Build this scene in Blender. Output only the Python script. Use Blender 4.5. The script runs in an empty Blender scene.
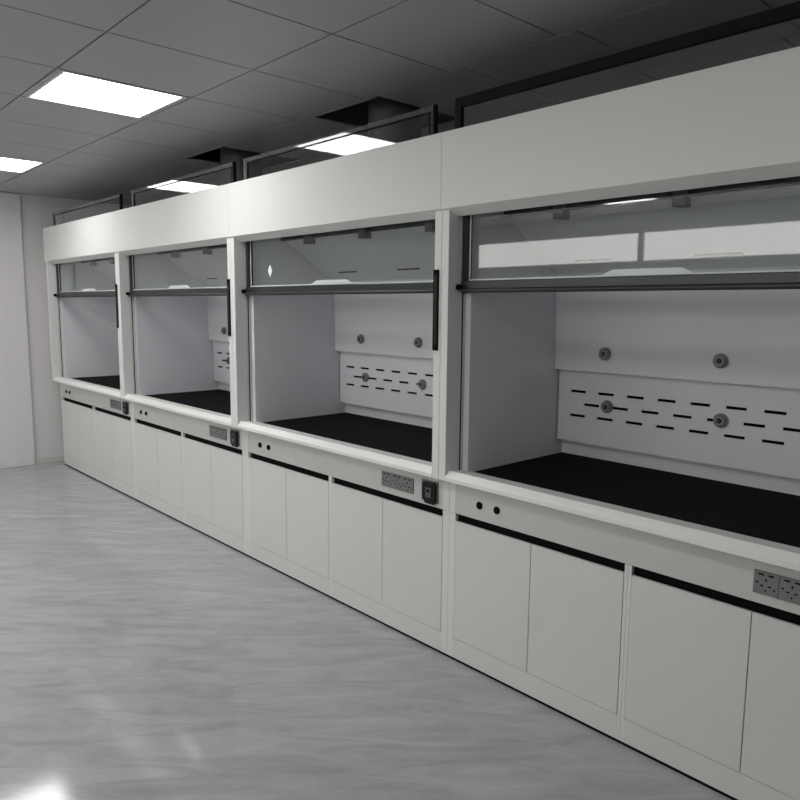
import bpy, math
from mathutils import Vector, Matrix

S = bpy.context.scene
COL = S.collection

# ------------------------------------------------------------------ camera
yaw, pit, rol, F = 0.82967, 0.12975, 0.00803, 715.8
fw = Vector((-math.sin(yaw)*math.cos(pit), math.cos(yaw)*math.cos(pit), -math.sin(pit)))
r0 = fw.cross(Vector((0, 0, 1))).normalized()
u0 = r0.cross(fw)
rr = r0*math.cos(rol) + u0*math.sin(rol)
uu = -r0*math.sin(rol) + u0*math.cos(rol)
cd = bpy.data.cameras.new('camera')
cd.sensor_fit = 'HORIZONTAL'; cd.sensor_width = 36; cd.lens = F/800*36
cd.clip_start = 0.05; cd.clip_end = 60
cam = bpy.data.objects.new('camera', cd); COL.objects.link(cam)
M3 = Matrix((rr, uu, -fw)).transposed()
cam.matrix_world = Matrix.Translation(Vector((7.58444, -2.30879, 1.62585))) @ M3.to_4x4()
S.camera = cam

# ------------------------------------------------------------------ world and exposure
w = bpy.data.worlds.new('world'); S.world = w; w.use_nodes = True
w.node_tree.nodes['Background'].inputs[0].default_value = (0.9, 0.95, 1, 1)
w.node_tree.nodes['Background'].inputs[1].default_value = 0.05
S.view_settings.view_transform = 'Standard'
S.view_settings.look = 'None'
S.view_settings.gamma = 1.0
S.view_settings.use_curve_mapping = False
S.view_settings.exposure = 1.22

PANEL_POWER = 13.0       # emission strength of the ceiling light diffusers

# ------------------------------------------------------------------ materials
def mat(name, col, rough=0.5, metal=0.0, bump=0.0, bscale=60, vary=0.0, vscale=3.0, spec=0.5, stretch=(1, 1, 1), coat=0.0):
    m = bpy.data.materials.new(name); m.use_nodes = True
    nt = m.node_tree; b = nt.nodes['Principled BSDF']
    b.inputs['Roughness'].default_value = rough
    b.inputs['Metallic'].default_value = metal
    b.inputs['Specular IOR Level'].default_value = spec
    b.inputs['Coat Weight'].default_value = coat
    tc = nt.nodes.new('ShaderNodeTexCoord')
    mp = nt.nodes.new('ShaderNodeMapping'); mp.inputs['Scale'].default_value = stretch
    nt.links.new(tc.outputs['Object'], mp.inputs['Vector'])
    n = nt.nodes.new('ShaderNodeTexNoise'); n.inputs['Scale'].default_value = vscale; n.inputs['Detail'].default_value = 6
    nt.links.new(mp.outputs[0], n.inputs['Vector'])
    r = nt.nodes.new('ShaderNodeValToRGB')
    r.color_ramp.elements[0].position = 0.3; r.color_ramp.elements[1].position = 0.7
    v = max(vary, 0.01)
    r.color_ramp.elements[0].color = (*[c*(1-v) for c in col], 1)
    r.color_ramp.elements[1].color = (*[min(1, c*(1+v)) for c in col], 1)
    nt.links.new(n.outputs['Fac'], r.inputs[0]); nt.links.new(r.outputs[0], b.inputs['Base Color'])
    if bump:
        n2 = nt.nodes.new('ShaderNodeTexNoise'); n2.inputs['Scale'].default_value = bscale
        nt.links.new(mp.outputs[0], n2.inputs['Vector'])
        bp = nt.nodes.new('ShaderNodeBump'); bp.inputs['Strength'].default_value = bump; bp.inputs['Distance'].default_value = 0.002
        nt.links.new(n2.outputs['Fac'], bp.inputs['Height']); nt.links.new(bp.outputs[0], b.inputs['Normal'])
    return m

def emit(name, col, s):
    m = bpy.data.materials.new(name); m.use_nodes = True
    nt = m.node_tree; nt.nodes.clear()
    e = nt.nodes.new('ShaderNodeEmission'); e.inputs[0].default_value = (*col, 1); e.inputs[1].default_value = s
    o = nt.nodes.new('ShaderNodeOutputMaterial'); nt.links.new(e.outputs[0], o.inputs[0])
    return m

def glass(name, tint, refl=1.0):
    m = bpy.data.materials.new(name); m.use_nodes = True
    nt = m.node_tree; nt.nodes.clear()
    t = nt.nodes.new('ShaderNodeBsdfTransparent'); t.inputs[0].default_value = (*tint, 1)
    g = nt.nodes.new('ShaderNodeBsdfGlossy'); g.inputs['Roughness'].default_value = 0.02
    g.inputs[0].default_value = (refl, refl, refl, 1)
    # Schlick reflectance from |N.I|, so both faces of a thin pane behave alike
    ge = nt.nodes.new('ShaderNodeNewGeometry')
    def mth(op, a, b=None):
        n = nt.nodes.new('ShaderNodeMath'); n.operation = op
        for k, q in enumerate((a, b)):
            if q is None: continue
            if isinstance(q, (int, float)): n.inputs[k].default_value = q
            else: nt.links.new(q, n.inputs[k])
        return n.outputs[0]
    dt = nt.nodes.new('ShaderNodeVectorMath'); dt.operation = 'DOT_PRODUCT'
    nt.links.new(ge.outputs['Normal'], dt.inputs[0]); nt.links.new(ge.outputs['Incoming'], dt.inputs[1])
    fr = mth('ADD', mth('MULTIPLY', mth('POWER', mth('SUBTRACT', 1.0, mth('ABSOLUTE', dt.outputs['Value'])), 5.0), 0.96), 0.045)
    mx = nt.nodes.new('ShaderNodeMixShader')
    nt.links.new(fr, mx.inputs[0]); nt.links.new(t.outputs[0], mx.inputs[1]); nt.links.new(g.outputs[0], mx.inputs[2])
    o = nt.nodes.new('ShaderNodeOutputMaterial'); nt.links.new(mx.outputs[0], o.inputs[0])
    return m

WHITE = mat('white_steel', (0.76, 0.76, 0.74), 0.58, bump=0.05, bscale=180)
DOORW = mat('white_door_board', (0.71, 0.72, 0.70), 0.45, bump=0.05, bscale=200, vary=0.015)
SILLW = mat('pale_sill_steel', (0.88, 0.88, 0.85), 0.4)
PANELG = mat('pale_grey_panel', (0.62, 0.62, 0.60), 0.42)
LINER = mat('white_liner_board', (0.72, 0.73, 0.76), 0.5, vary=0.015)
BLACKTOP = mat('black_resin_top', (0.0045, 0.0045, 0.006), 0.75, vary=0.15, vscale=20, spec=0.08)
BLACK = mat('black_plastic', (0.004, 0.004, 0.004), 0.8, spec=0.1)
BLACKGLOSS = mat('glossy_black_plastic', (0.006, 0.006, 0.006), 0.3, spec=0.3)
GREYPL = mat('grey_plastic', (0.20, 0.20, 0.20), 0.45)
MIDGREY = mat('mid_grey_plastic', (0.11, 0.11, 0.11), 0.45)
RAILM = mat('grey_sash_metal', (0.05, 0.055, 0.055), 0.3, metal=0.6)
RAILDARK = mat('dark_sash_metal', (0.030, 0.032, 0.032), 0.4, metal=0.3)
FRAMEG = mat('grey_frame_metal', (0.22, 0.22, 0.23), 0.35, metal=0.5)
FRAMED = mat('dark_frame_metal', (0.010, 0.010, 0.011), 0.65, spec=0.12)
GLASS = glass('clear_sash_glass', (0.90, 0.915, 0.91))
GLASS2 = glass('tinted_screen_glass', (0.92, 0.93, 0.94), 1.0)
def translucent(name, col, a):
    m = glass(name, (0.85, 0.86, 0.86), 1.0); nt = m.node_tree
    o = nt.nodes['Material Output']; src = o.inputs[0].links[0].from_socket
    d = nt.nodes.new('ShaderNodeBsdfDiffuse'); d.inputs[0].default_value = (*col, 1)
    mx = nt.nodes.new('ShaderNodeMixShader'); mx.inputs[0].default_value = a
    nt.links.new(src, mx.inputs[1]); nt.links.new(d.outputs[0], mx.inputs[2]); nt.links.new(mx.outputs[0], o.inputs[0])
    return m
BORDER = translucent('pale_acrylic_border', (0.30, 0.30, 0.30), 0.2)
GLINTGRIP = mat('pale_glint_and_grip', (0.75, 0.80, 0.78), 0.3)
CEILM = mat('grey_ceiling_tile', (0.44, 0.435, 0.435), 0.42, bump=0.1, bscale=300, vary=0.02)
CEILGAP = mat('dark_ceiling_joint', (0.03, 0.03, 0.03), 0.8)
VOID = mat('dark_void', (0.02, 0.02, 0.02), 0.9)
DUCT = mat('dark_grey_duct', (0.10, 0.10, 0.105), 0.5, metal=0.2)
WALLM = mat('pale_wall_paint', (0.74, 0.72, 0.72), 0.65, bump=0.05, bscale=120)
DIFF = emit('light_diffuser', (1, 1, 0.99), PANEL_POWER)
DIFF2 = emit('light_diffuser_dimmer', (1, 1, 0.99), PANEL_POWER*0.46)
DAY = emit('daylight_window', (1.0, 0.985, 0.95), 2.1)
TOPM = mat('dull_galvanised_top', (0.42, 0.42, 0.42), 0.6, metal=0.2)
LFRAME = mat('white_light_frame', (0.7, 0.7, 0.7), 0.4)
STICK = mat('white_sticker', (0.9, 0.9, 0.9), 0.6)

def floor_mat():
    m = mat('grey_vinyl_floor', (0.47, 0.475, 0.475), 0.10, vary=0.0, spec=0.5)
    nt = m.node_tree; b = nt.nodes['Principled BSDF']
    tc = nt.nodes.new('ShaderNodeTexCoord')
    mp = nt.nodes.new('ShaderNodeMapping'); mp.inputs['Scale'].default_value = (0.9, 4.0, 1)
    m0 = nt.nodes.new('ShaderNodeMapping'); m0.inputs['Rotation'].default_value = (0, 0, math.radians(-47))
    n = nt.nodes.new('ShaderNodeTexNoise'); n.inputs['Scale'].default_value = 2.6; n.inputs['Detail'].default_value = 9
    n.inputs['Roughness'].default_value = 0.65; n.inputs['Distortion'].default_value = 1.0
    nt.links.new(tc.outputs['Object'], m0.inputs[0]); nt.links.new(m0.outputs[0], mp.inputs[0]); nt.links.new(mp.outputs[0], n.inputs[0])
    r = nt.nodes.new('ShaderNodeValToRGB')
    r.color_ramp.elements[0].position = 0.32; r.color_ramp.elements[1].position = 0.72
    r.color_ramp.elements[0].color = (0.34, 0.345, 0.345, 1); r.color_ramp.elements[1].color = (0.485, 0.49, 0.49, 1)
    nt.links.new(n.outputs[0], r.inputs[0]); nt.links.new(r.outputs[0], b.inputs['Base Color'])
    return m
FLOORM = floor_mat()

# ------------------------------------------------------------------ mesh builder
class MB:
    def __init__(s): s.v = []; s.f = []; s.mi = []; s.mats = []
    def m(s, mt):
        if mt not in s.mats: s.mats.append(mt)
        return s.mats.index(mt)
    def add(s, vs, fs, mt):
        k = len(s.v); i = s.m(mt); s.v += [tuple(v) for v in vs]
        for f in fs: s.f.append([k+a for a in f]); s.mi.append(i)
        return s
    def box(s, x0, x1, y0, y1, z0, z1, mt):
        vs = [(x0,y0,z0),(x1,y0,z0),(x1,y1,z0),(x0,y1,z0),(x0,y0,z1),(x1,y0,z1),(x1,y1,z1),(x0,y1,z1)]
        return s.add(vs, [(0,3,2,1),(4,5,6,7),(0,1,5,4),(1,2,6,5),(2,3,7,6),(3,0,4,7)], mt)
    def prismx(s, x0, x1, prof, mt):           # closed profile of (y, z), counter-clockwise seen from +x
        n = len(prof)
        vs = [(x0, y, z) for y, z in prof] + [(x1, y, z) for y, z in prof]
        fs = [(i, i+n, (i+1) % n+n, (i+1) % n) for i in range(n)]
        fs = [tuple(reversed(f)) for f in fs] + [tuple(range(n-1, -1, -1)), tuple(range(n, 2*n))]
        return s.add(vs, fs, mt)
    def prismy(s, y0, y1, prof, mt):           # closed profile of (x, z)
        n = len(prof)
        vs = [(x, y0, z) for x, z in prof] + [(x, y1, z) for x, z in prof]
        fs = [((i+1) % n, (i+1) % n+n, i+n, i) for i in range(n)]
        return s.add(vs, [tuple(reversed(f)) for f in fs] + [tuple(range(n)), tuple(range(2*n-1, n-1, -1))], mt)
    def cyl(s, c, ax, r, h, mt, n=24, r2=None):
        r2 = r if r2 is None else r2
        vs = []
        for k, (t, q) in enumerate(((0, r), (h, r2))):
            for i in range(n):
                a = 2*math.pi*i/n; p = [q*math.cos(a), q*math.sin(a)]
                v = {'x': (t, p[0], p[1]), 'y': (p[1], t, p[0]), 'z': (p[0], p[1], t)}[ax]
                vs.append((c[0]+v[0], c[1]+v[1], c[2]+v[2]))
        fs = [(i, (i+1) % n, (i+1) % n+n, i+n) for i in range(n)] + [tuple(range(n-1, -1, -1)), tuple(range(n, 2*n))]
        return s.add(vs, fs, mt)
    def build(s, name, parent=None, bevel=0.0, smooth=False, loc=(0, 0, 0), seg=2):
        me = bpy.data.meshes.new(name); me.from_pydata(s.v, [], s.f)
        for mt in s.mats: me.materials.append(mt)
        me.polygons.foreach_set('material_index', s.mi)
        import bmesh
        bm = bmesh.new(); bm.from_mesh(me); bmesh.ops.recalc_face_normals(bm, faces=bm.faces)
        if bevel:
            bmesh.ops.bevel(bm, geom=list(bm.edges), offset=bevel, segments=seg, affect='EDGES', profile=0.5, clamp_overlap=True)
        bm.to_mesh(me); bm.free()
        if smooth:
            me.polygons.foreach_set('use_smooth', [True]*len(me.polygons))
            me.set_sharp_from_angle(angle=math.radians(35))
        o = bpy.data.objects.new(name, me); COL.objects.link(o); o.parent = parent; o.location = loc
        return o

def tag(o, label, cat, group=None):
    o['label'] = label; o['category'] = cat
    if group: o['group'] = group
    return o
def struct(name, mb, **k):
    o = mb.build(name, **k); o['kind'] = 'structure'; return o
def empty(name, loc, label, cat, group=None):
    o = bpy.data.objects.new(name, None); COL.objects.link(o); o.location = loc; o.empty_display_size = 0.1
    return tag(o, label, cat, group)
def copy_tree(o, parent=None):
    c = o.copy(); COL.objects.link(c); c.parent = parent
    for ch in list(o.children): copy_tree(ch, c)
    return c

def plate_holes(mb, x0, x1, z0, z1, y0, y1, holes, mt):
    """board in the x-z plane, y0 front, y1 back, with real rectangular openings"""
    xs = sorted({x0, x1, *[h[0] for h in holes], *[h[1] for h in holes]})
    zs = sorted({z0, z1, *[h[2] for h in holes], *[h[3] for h in holes]})
    nx, nz = len(xs), len(zs)
    inh = lambda i, j: any(h[0]-1e-6 <= xs[i] and xs[i+1] <= h[1]+1e-6 and h[2]-1e-6 <= zs[j] and zs[j+1] <= h[3]+1e-6 for h in holes)
    solid = [[(0 <= i < nx-1 and 0 <= j < nz-1) and not inh(i, j) for j in range(nz-1)] for i in range(nx-1)]
    vs = [(x, y(z) if callable(y) else y, z) for y in (y0, y1) for x in xs for z in zs]
    idx = lambda k, i, j: k*nx*nz + i*nz + j
    fs = []
    S_ = lambda i, j: 0 <= i < nx-1 and 0 <= j < nz-1 and solid[i][j]
    for i in range(nx-1):
        for j in range(nz-1):
            if not solid[i][j]: continue
            fs.append((idx(0,i,j), idx(0,i+1,j), idx(0,i+1,j+1), idx(0,i,j+1)))
            fs.append((idx(1,i,j), idx(1,i,j+1), idx(1,i+1,j+1), idx(1,i+1,j)))
            if not S_(i-1, j): fs.append((idx(0,i,j), idx(0,i,j+1), idx(1,i,j+1), idx(1,i,j)))
            if not S_(i+1, j): fs.append((idx(0,i+1,j+1), idx(0,i+1,j), idx(1,i+1,j), idx(1,i+1,j+1)))
            if not S_(i, j-1): fs.append((idx(0,i+1,j), idx(0,i,j), idx(1,i,j), idx(1,i+1,j)))
            if not S_(i, j+1): fs.append((idx(0,i,j+1), idx(0,i+1,j+1), idx(1,i+1,j+1), idx(1,i,j+1)))
    mb.add(vs, fs, mt)

# ------------------------------------------------------------------ the room
ZC = 2.685
RX0, RX1, RY0, RY1, RZ = -0.22, 11.5, -5.05, 1.25, 3.4
struct('floor', MB().box(RX0-.1, RX1+.1, RY0-.1, RY1+.1, -.05, 0, FLOORM))
struct('wall_left', MB().box(RX0-.12, RX0, RY0, RY1, 0, RZ, WALLM))
struct('trim_1', MB().box(RX0, RX0+.035, RY0+.01, -.22, 0, ZC-.004, WALLM), bevel=0.006)      # shallow pilaster on the end wall
struct('wall_right', MB().box(RX1, RX1+.12, RY0, RY1, 0, RZ, WALLM))
struct('wall_back', MB().box(RX0-.12, RX1+.12, RY1, RY1+.12, 0, RZ, WALLM))
struct('wall_front', MB().box(RX0-.12, RX1+.12, RY0-.12, RY0, 0, RZ, WALLM))
struct('baseboard_left', MB().box(RX0, RX0+.012, -.215, RY1-.01, 0, .05, PANELG))
struct('ceiling_slab', MB().box(RX0-.12, RX1+.12, RY0-.12, RY1+.12, RZ, RZ+.1, VOID))

HOLES = [(2.525, 3.08, .18, .80), (4.123, 4.677, .18, .80)]
LW, LD = .575, .60
LIGHTS = [  # x0, y0, label
    (3.425, -1.135, 'larger and nearer of the two white ceiling light panels above the aisle'),
    (1.06, -1.125, 'farther white ceiling light panel, near the end wall at the left edge of the view'),
]
REAR = [(x, y) for y in (-2.5, -4.35) for x in (1.035, 3.425, 5.81, 8.2) if x < 8]
rects = [(h[0], h[1], h[2], h[3]) for h in HOLES]
rects += [(x, x+LW, y, y+LD) for x, y, *_ in LIGHTS] + [(x, x+LW, y, y+LD) for x, y in REAR]

def ceiling():
    mb = MB(); g = .004
    P, D = .596, .657
    ys = [RY0]; y = .152 - D*math.floor((.152-RY0)/D)
    while y < RY1-.05: 
        if y > RY0+.05: ys.append(y)
        y += D
    ys.append(RY1)
    for a, b in zip(ys[:-1], ys[1:]):
        off = 5.286 if abs(a-.152) < .01 else 3.416
        x = off - P*math.floor((off-RX0)/P); xs = [RX0]
        while x < RX1-.03:
            if x > RX0+.03: xs.append(x)
            x += P
        xs.append(RX1)
        for c, d in zip(xs[:-1], xs[1:]):
            cell = [(c+g, d-g, a+g, b-g)]
            for h in rects:
                nc = []
                for q in cell:
                    if h[1] <= q[0] or h[0] >= q[1] or h[3] <= q[2] or h[2] >= q[3]: nc.append(q); continue
                    if h[0] > q[0]: nc.append((q[0], h[0], q[2], q[3]))
                    if h[1] < q[1]: nc.append((h[1], q[1], q[2], q[3]))
                    m0, m1 = max(h[0], q[0]), min(h[1], q[1])
                    if h[2] > q[2]: nc.append((m0, m1, q[2], h[2]))
                    if h[3] < q[3]: nc.append((m0, m1, h[3], q[3]))
                cell = nc
            for q in cell:
                if q[1]-q[0] > .01 and q[3]-q[2] > .01: mb.box(q[0], q[1], q[2], q[3], ZC, ZC+.008, CEILM)
    # dark carrier above the tiles, so the joints read as dark lines
    cell = [(RX0, RX1, RY0, RY1)]
    for h in rects:
        nc = []
        for q in cell:
            if h[1] <= q[0] or h[0] >= q[1] or h[3] <= q[2] or h[2] >= q[3]: nc.append(q); continue
            if h[0] > q[0]: nc.append((q[0], h[0], q[2], q[3]))
            if h[1] < q[1]: nc.append((h[1], q[1], q[2], q[3]))
            m0, m1 = max(h[0], q[0]), min(h[1], q[1])
            if h[2] > q[2]: nc.append((m0, m1, q[2], h[2]))
            if h[3] < q[3]: nc.append((m0, m1, h[3], q[3]))
        cell = nc
    for q in cell: mb.box(q[0], q[1], q[2], q[3], ZC+.008, ZC+.014, CEILGAP)
    o = mb.build('ceiling'); o['kind'] = 'structure'
ceiling()

# high strip windows across the room, mirrored in the sash glass
for k, (x0, x1) in enumerate(((1.06, 3.40), (3.47, 5.9), (5.97, 8.4))):
    wf = MB()
    t = .03
    wf.box(x0-t, x1+t, RY0, RY0+.03, 2.12, 2.15, LFRAME).box(x0-t, x1+t, RY0, RY0+.03, 2.45, 2.48, LFRAME)
    wf.box(x0-t, x0, RY0, RY0+.03, 2.15, 2.45, LFRAME).box(x1, x1+t, RY0, RY0+.03, 2.15, 2.45, LFRAME)
    wf = struct('window_%d' % (k+1), wf)
    MB().box(x0, x1, RY0, RY0+.01, 2.15, 2.45, DAY).build('pane', wf)

# ------------------------------------------------------------------ ceiling lights
def make_light():
    e = empty('ceiling_light', (0, 0, ZC), '', 'ceiling light')
    f = MB(); t = .014
    for b in ((0, LW, 0, t), (0, LW, LD-t, LD), (0, t, t, LD-t), (LW-t, LW, t, LD-t)):
        f.box(b[0], b[1], b[2], b[3], -.004, .03, LFRAME)
    f.build('frame', e)
    MB().box(t, LW-t, t, LD-t, .0, .006, DIFF).build('diffuser', e)
    MB().box(t, LW-t, t, LD-t, .0065, .03, LFRAME).build('housing', e)
    return e
lp = make_light()
for i, (x, y, lab) in enumerate(LIGHTS):
    o = lp if i == 0 else copy_tree(lp)
    o.location = (x, y, ZC); o['label'] = lab
    for c in o.children:
        if c.name.startswith('diffuser'):
            c.data = c.data.copy(); c.data.materials[0] = DIFF2
for x, y in REAR:
    o = copy_tree(lp); o.location = (x, y, ZC)
    o['label'] = 'square ceiling light panel over the aisle behind the viewer'
    o['group'] = 'ceiling lights behind the viewer'

# ------------------------------------------------------------------ fume hood
ZB = 0.70                 # the hood stands on the base cabinets
def Z(z): return z - ZB
W = 1.8
def make_hood():
    e = empty('fume_hood', (0, 0, ZB), '', 'fume hood', 'fume hoods in one row')
    g = .0008
    # fascia with chamfered lower edge
    MB().prismx(g, W-g, [(-.085, Z(2.038)), (-.030, Z(2.008)), (-.022, Z(2.008)), (-.022, Z(2.35)), (-.085, Z(2.35))], WHITE).build('header_panel', e, bevel=.0015)
    MB().box(g, W-g, -.022, .79, Z(2.335), Z(2.35), TOPM).build('top_panel', e)
    for s in (0, 1):
        x0, x1 = (g, .042) if s == 0 else (W-.042, W-g)
        p = MB().box(x0, x1, -.075, .0, Z(.862), Z(2.030), WHITE).build('post', e, bevel=.002)
        if s == 1:
            q = MB().box(W-.041, W-.012, -.083, -.0752, Z(1.437), Z(1.785), BLACK)
            q.box(W-.036, W-.017, -.0838, -.0829, Z(1.46), Z(1.76), BLACKGLOSS)
            dd = q.build('touch_strip', p, bevel=.0008); dd['label'] = 'black vertical control strip'
        xa, xb = (.0422, .0455) if s == 0 else (W-.0455, W-.0422)
        MB().box(xa, xb, .0002, .034, Z(.90), Z(2.05), PANELG).box(*((xb, xb+.0008) if s == 0 else (xa-.0008, xa)), .010, .017, Z(.90), Z(1.686), BLACK).build('sash_track', e)
        # liner and outer side
        xa, xb = (.040, .075) if s == 0 else (W-.075, W-.040)
        MB().box(xa, xb, .035, .775, Z(.88), Z(2.05), LINER).build('side_liner', e)
        xa, xb = (g, .018) if s == 0 else (W-.018, W-g)
        MB().box(xa, xb, .0005, .79, Z(.70), Z(2.335), WHITE).build('side_panel', e)
    # airfoil sill between the posts
    prof = [(-.076, Z(.864)), (-.077, Z(.882)), (-.052, Z(.908)), (.055, Z(.894)), (.055, Z(.864))]
    MB().prismx(.0425, W-.0425, prof, SILLW).build('sill', e, bevel=.0012)
    MB().box(.0185, W-.0185, .0552, .775, Z(.862), Z(.889), BLACKTOP).build('worktop', e).__setitem__('label', 'black resin worktop')
    MB().box(.0185, W-.0185, .776, .79, Z(.72), Z(2.334), LINER).build('back_panel', e)
    # strip closing the back wall under the baffle
    MB().box(.0755, W-.0755, .752, .770, Z(.8895), Z(1.02), LINER).build('back_upstand', e)
    MB().box(.0755, W-.0755, .035, .775, Z(2.062), Z(2.075), LINER).build('liner_roof', e)
    # lower baffle with three rows of slots
    slots = []
    for j, (zc, n, off) in enumerate(((1.219, 11, 0), (1.158, 10, .076), (1.099, 11, 0))):
        for i in range(n):
            xc = .196 + off + i*.1525
            if xc+.05 < W-.09: slots.append((xc-.0425, xc+.0425, zc-.0065, zc+.0065))
    slots = [(a, b, Z(c), Z(d)) for a, b, c, d in slots]
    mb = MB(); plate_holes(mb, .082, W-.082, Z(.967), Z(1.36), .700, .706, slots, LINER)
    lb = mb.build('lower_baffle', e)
    mb.__init__()
    # black board standing in for the shade seen through the slots
    MB().box(.082, W-.082, .730, .738, Z(1.04), Z(1.34), BLACK).build('slot_shade', lb)
    # upper baffle: upright board, then leaning forward to the roof
    sl2 = []
    for c in (.33, .90, 1.47):
        sl2.append((c-.098, c+.098, Z(1.838), Z(1.846)))
    ub = MB()
    yf = lambda z: .664 - (z-Z(1.324))/(Z(1.79)-Z(1.324))*.012
    ub.prismx(.0765, W-.0765, [(.664, Z(1.324)), (.652, Z(1.79)), (.658, Z(1.79)), (.670, Z(1.324))], LINER)
    ys = lambda z: .652 - (z-Z(1.79))*(.385/.240)
    plate_holes(ub, .0765, W-.0765, Z(1.79), Z(2.03), ys, lambda z: ys(z)+.008, sl2, LINER)
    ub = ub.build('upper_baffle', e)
    MB().prismx(.09, W-.09, [(ys(Z(1.81))+.03, Z(1.81)), (ys(Z(1.90))+.03, Z(1.90)), (ys(Z(1.90))+.036, Z(1.90)), (ys(Z(1.81))+.036, Z(1.81))], BLACK).build('slot_shade', ub)  # black sheet stands for the shade behind the sloping board's slots
    r = MB().box(.078, W-.078, .236, .262, Z(2.028), Z(2.060), RAILDARK).build('baffle_gap_shade', e, bevel=.002)  # dark bar painted in place of the shaded gap between baffle and roof
    for x in (.385, .905, 1.425):
        MB().box(x-.026, x+.026, .212, .2355, Z(1.992), Z(2.052), MIDGREY).box(x-.02, x+.02, .2355, .27, Z(1.992), Z(2.0275), MIDGREY).build('bracket', r, bevel=.003)
    # service nozzles on the two baffles
    for x in (.36, .90, 1.44):
        for z, y, par in ((1.414, yf(Z(1.414)), ub), (1.161, .700, lb)):
            n = MB()
            n.cyl((x, y-.008, Z(z)), 'y', .031, .0078, GREYPL, 28)
            n.cyl((x, y-.020, Z(z)), 'y', .022, .012, GREYPL, 28, .027)
            n.cyl((x, y-.0215, Z(z)), 'y', .010, .0014, BLACK, 20)
            n.cyl((x, y-.026, Z(z)), 'y', .0045, .005, MIDGREY, 12)
            n.build('outlet_nozzle', par, smooth=True)
    # control panel with two buttons, three socket plates and a breaker
    mb = MB().box(.040, W-.040, .0, .018, Z(.702), Z(.861), PANELG)
    cp = mb.build('control_panel', e, bevel=.0008)
    for x0, x1 in ((g, .0395), (W-.0395, W-g)):
        MB().box(x0, x1, -.0012, .0005, Z(.702), Z(.861), WHITE).build('end_stile', e)
    for x in (.181, .279):
        MB().cyl((x, -.0025, Z(.768)), 'y', .0175, .0025, BLACKGLOSS, 28).cyl((x, -.0085, Z(.768)), 'y', .0125, .006, BLACK, 28, .0135).build('push_button', cp, smooth=True).__setitem__('label', 'round black push button')
    for k in range(3):
        x = 1.337 + k*.0765
        sp = MB().box(x, x+.0745, -.007, -.0002, Z(.736), Z(.810), GREYPL)
        q = [(x+.014, .792, .013, .004), (x+.049, .792, .013, .004)]
        for cx in (x+.022, x+.052):
            sp.box(cx-.008, cx+.008, -.0078, -.0068, Z(.798), Z(.8035), BLACK)           # rocker switches
        for cx, cz, a, b in ((x+.0375, .784, .0024, .0045), (x+.026, .765, .0045, .0022), (x+.049, .765, .0045, .0022),
                             (x+.011, .773, .003, .003), (x+.0635, .757, .0022, .003), (x+.0375, .750, .002, .003)):
            sp.box(cx-a, cx+a, -.0078, -.0068, Z(cz)-b, Z(cz)+b, BLACK)
        sp.build('socket_plate', cp).__setitem__('label', 'grey three-pin socket plate')
    MB().box(1.622, 1.732, -.006, -.0002, Z(.722), Z(.824), FRAMEG).build('breaker_plate', cp, bevel=.002)
    br = MB()
    hull = [(1.640, .730), (1.652, .716), (1.708, .716), (1.716, .724), (1.716, .805), (1.706, .818), (1.640, .818), (1.632, .808), (1.632, .745)]
    br.prismy(-.019, -.0062, [(x+.008, Z(z)) for x, z in hull], BLACKGLOSS)
    br.box(1.663, 1.703, -.022, -.0192, Z(.745), Z(.795), MIDGREY)
    br.box(1.676, 1.690, -.028, -.0222, Z(.772), Z(.785), BLACK)
    br.build('breaker_box', cp, bevel=.0015).__setitem__('label', 'black breaker box')
    # sash
    y0, y1 = .004, .034
    z0, z1 = 1.690, 1.738
    fr = MB()
    fr.box(.0465, .076, y0, y1, Z(z0), Z(2.058), RAILDARK)
    fr.box(W-.076, W-.0465, y0, y1, Z(z0), Z(2.058), RAILDARK)
    fr.box(.077, W-.077, y0+.001, y1-.001, Z(2.045), Z(2.058), RAILDARK)
    fr = fr.build('sash_frame', e)
    MB().box(.0772, W-.0772, .019, .024, Z(z1), Z(2.0448), GLASS).build('sash_glass', fr)
    ge = MB().box(.0772, W-.0772, .0165, .0188, Z(z1+.0005), Z(z1+.007), GLINTGRIP)  # pale strips imitate the glint along the edge of the glass
    ge.box(.0772, .0835, .0165, .0188, Z(z1+.007), Z(2.044), GLINTGRIP)
    ge.build('glass_edge_glint', fr)
    n = MB().prismy(.008, .0163, [(.716, Z(z1+.0005)), (.772, Z(z1+.026)), (1.034, Z(z1+.026)), (1.084, Z(z1+.0005))], GLINTGRIP)
    n.build('hand_grip', fr, bevel=.002).__setitem__('label', 'pale trapezoid hand grip')
    rl = MB().box(.0475, W-.0475, -.004, y1, Z(z0+.012), Z(z1), RAILM)
    rl = rl.build('bottom_rail', fr, bevel=.003)
    lip = MB()
    lip.cyl((.060, -.010, Z(z0+.006)), 'x', .010, W-.120, RAILDARK, 20)
    lip.box(.055, W-.055, -.008, y1-.004, Z(z0-.003), Z(z0+.0115), RAILDARK)
    lip.build('rail_lip', fr, smooth=True)
    kb = MB()
    for x in (.045, W-.063):
        kb = MB().cyl((x, -.020, Z(1.711)), 'x', .013, .018, BLACK, 20)
        kb.build('end_stop', fr, bevel=.003, smooth=True)
    return e, fr

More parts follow.
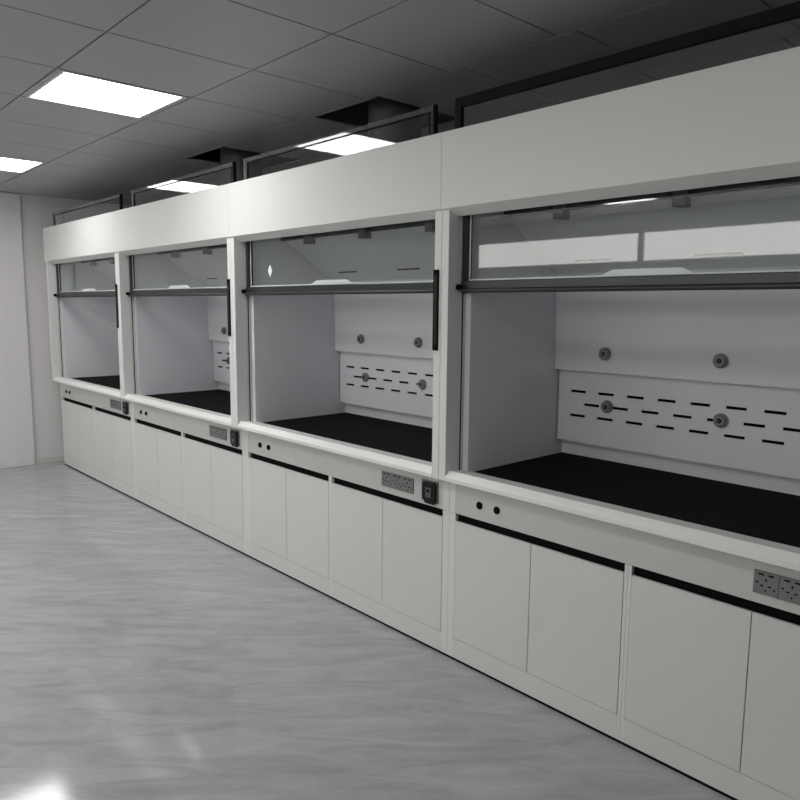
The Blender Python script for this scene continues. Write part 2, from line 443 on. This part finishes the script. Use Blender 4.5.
hood, sash = make_hood()
HL = ['white fume hood farthest along the row, against the pale end wall',
      'white fume hood second from the end wall, under the smaller dark ceiling opening',
      'white fume hood third from the end wall, with a small diamond sticker on its glass',
      'white fume hood nearest the viewer, cut off by the right edge of the view']
hoods = []
for i in range(4):
    o = hood if i == 0 else copy_tree(hood)
    o.location = (i*W, 0, ZB); o['label'] = HL[i]; hoods.append(o)
for c in hoods[2].children:
    if c.name.startswith('sash_frame'):
        MB().add([(.295, .0186, Z(1.792)), (.318, .0186, Z(1.829)), (.295, .0186, Z(1.866)), (.272, .0186, Z(1.829)),
                  (.295, .0189, Z(1.792)), (.318, .0189, Z(1.829)), (.295, .0189, Z(1.866)), (.272, .0189, Z(1.829))],
                 [(0,1,2,3), (7,6,5,4), (0,4,5,1), (1,5,6,2), (2,6,7,3), (3,7,4,0)], STICK).build('sticker', c)['label'] = 'small white diamond sticker'

# ------------------------------------------------------------------ base cabinets
CW = .9
def make_cab(flip):
    e = empty('base_cabinet', (0, 0, 0), '', 'cabinet', 'base cabinets under the fume hoods')
    g = .0006; a, b = (.040, .014)
    if flip: a, b = b, a
    c = MB()
    c.box(g, a, 0, .75, .014, .6995, WHITE)
    c.box(CW-b, CW-g, 0, .75, .014, .6995, WHITE)
    c.box(a, CW-b, .02, .75, .112, .125, WHITE)
    c.box(a, CW-b, .738, .75, .125, .6995, WHITE)
    c.box(a, CW-b, .03, .738, .692, .6995, WHITE)
    c.build('carcass', e)
    MB().box(a, CW-b, -.0005, .018, .014, .108, DOORW).build('plinth', e, bevel=.0008)
    MB().box(g, CW-g, .004, .74, 0, .0138, BLACK).build('recess_shade', e)  # black block standing in for the shadow in the recess at the floor
    MB().box(a, CW-b, .018, .0295, .655, .6995, BLACK).build('finger_channel', e).__setitem__('label', 'black recessed grip channel')
    m = (a+CW-b)/2
    for x0, x1 in ((a+.0015, m-.0015), (m+.0015, CW-b-.0025)):
        MB().box(x0, x1, -.001, .018 if False else .0115, .1105, .6655, DOORW).build('door', e, bevel=.001)
    return e
cl, cr = make_cab(False), make_cab(True)
pos = ['the hood beside the end wall', 'the second hood from the end wall', 'the third hood, with the diamond sticker', 'the nearest hood']
for i in range(4):
    for k, src in ((0, cl), (1, cr)):
        o = src if i == 0 else copy_tree(src)
        o.location = (i*W+k*CW, 0, 0)
        o['label'] = 'white two-door base cabinet under the %s half of %s' % (('left', 'right')[k], pos[i])

# ------------------------------------------------------------------ glass screens on the hoods
def screen(x0, x1, solid, wd, label):
    e = empty('glass_screen', (x0, 0, 2.35), label, 'glass screen', 'glass screens on top of the hoods')
    L = x1-x0; H = .142; y0, y1 = -.030, -.008; t = .005
    hr = .040 if solid else .024
    o = MB(); bm_ = FRAMED if solid else BORDER
    if solid:
        o.box(0, wd, y0, y1, .0005, H, bm_); o.box(L-wd, L, y0, y1, .0005, H, bm_)
        o.box(wd, L-wd, y0, y1, H-hr, H, bm_); o.box(wd, L-wd, y0, y1, .0005, .018, FRAMEG)
        o.build('frame', e, bevel=.0015)
    else:
        o.box(0, wd, -.021, -.016, .0005, H, bm_); o.box(L-wd, L, -.021, -.016, .0005, H, bm_)
        o.box(wd, L-wd, -.021, -.016, H-hr, H, bm_)
        o.build('border', e)
        f = MB()
        f.box(wd, wd+t, -.024, -.013, .0005, H-hr, FRAMED); f.box(L-wd-t, L-wd, -.024, -.013, .0005, H-hr, FRAMED)
        f.box(wd, L-wd, -.024, -.013, H-hr-t, H-hr, FRAMED)
        f.box(L-.0005, L+.011, -.030, -.008, .0005, H+.001, FRAMED)  # black end bar: side-face shading put into the colour
        f.box(-.011, .0005, -.024, -.013, .0005, H+.001, FRAMEG)
        f.build('frame', e)
    ww = wd+(0 if solid else t)
    MB().box(ww, L-ww, -.021, -.016, .018 if solid else .0005, H-hr-(0 if solid else t), GLASS2).build('glass_pane', e)
screen(.14, 1.79, False, .016, 'low glass screen on top of the farthest fume hood')
screen(2.03, 3.565, False, .022, 'low glass screen on top of the second fume hood')
screen(3.70, 5.29, False, .024, 'low pale-bordered glass screen on top of the third fume hood')
screen(5.42, 7.10, True, .034, 'black-framed glass screen on top of the nearest fume hood')

# ------------------------------------------------------------------ exhaust ducts
for x, lab in ((2.76, 'dark grey exhaust duct rising from the second hood into the smaller ceiling opening'),
               (4.45, 'dark grey exhaust duct rising from the third hood into the larger ceiling opening')):
    e = empty('exhaust_duct', (x, .50, 2.35), lab, 'duct')
    MB().cyl((0, 0, .03), 'z', .15, 1.0, DUCT, 40).build('pipe', e, smooth=True)
    MB().cyl((0, 0, .0005), 'z', .175, .03, DUCT, 40).build('collar', e, smooth=True)
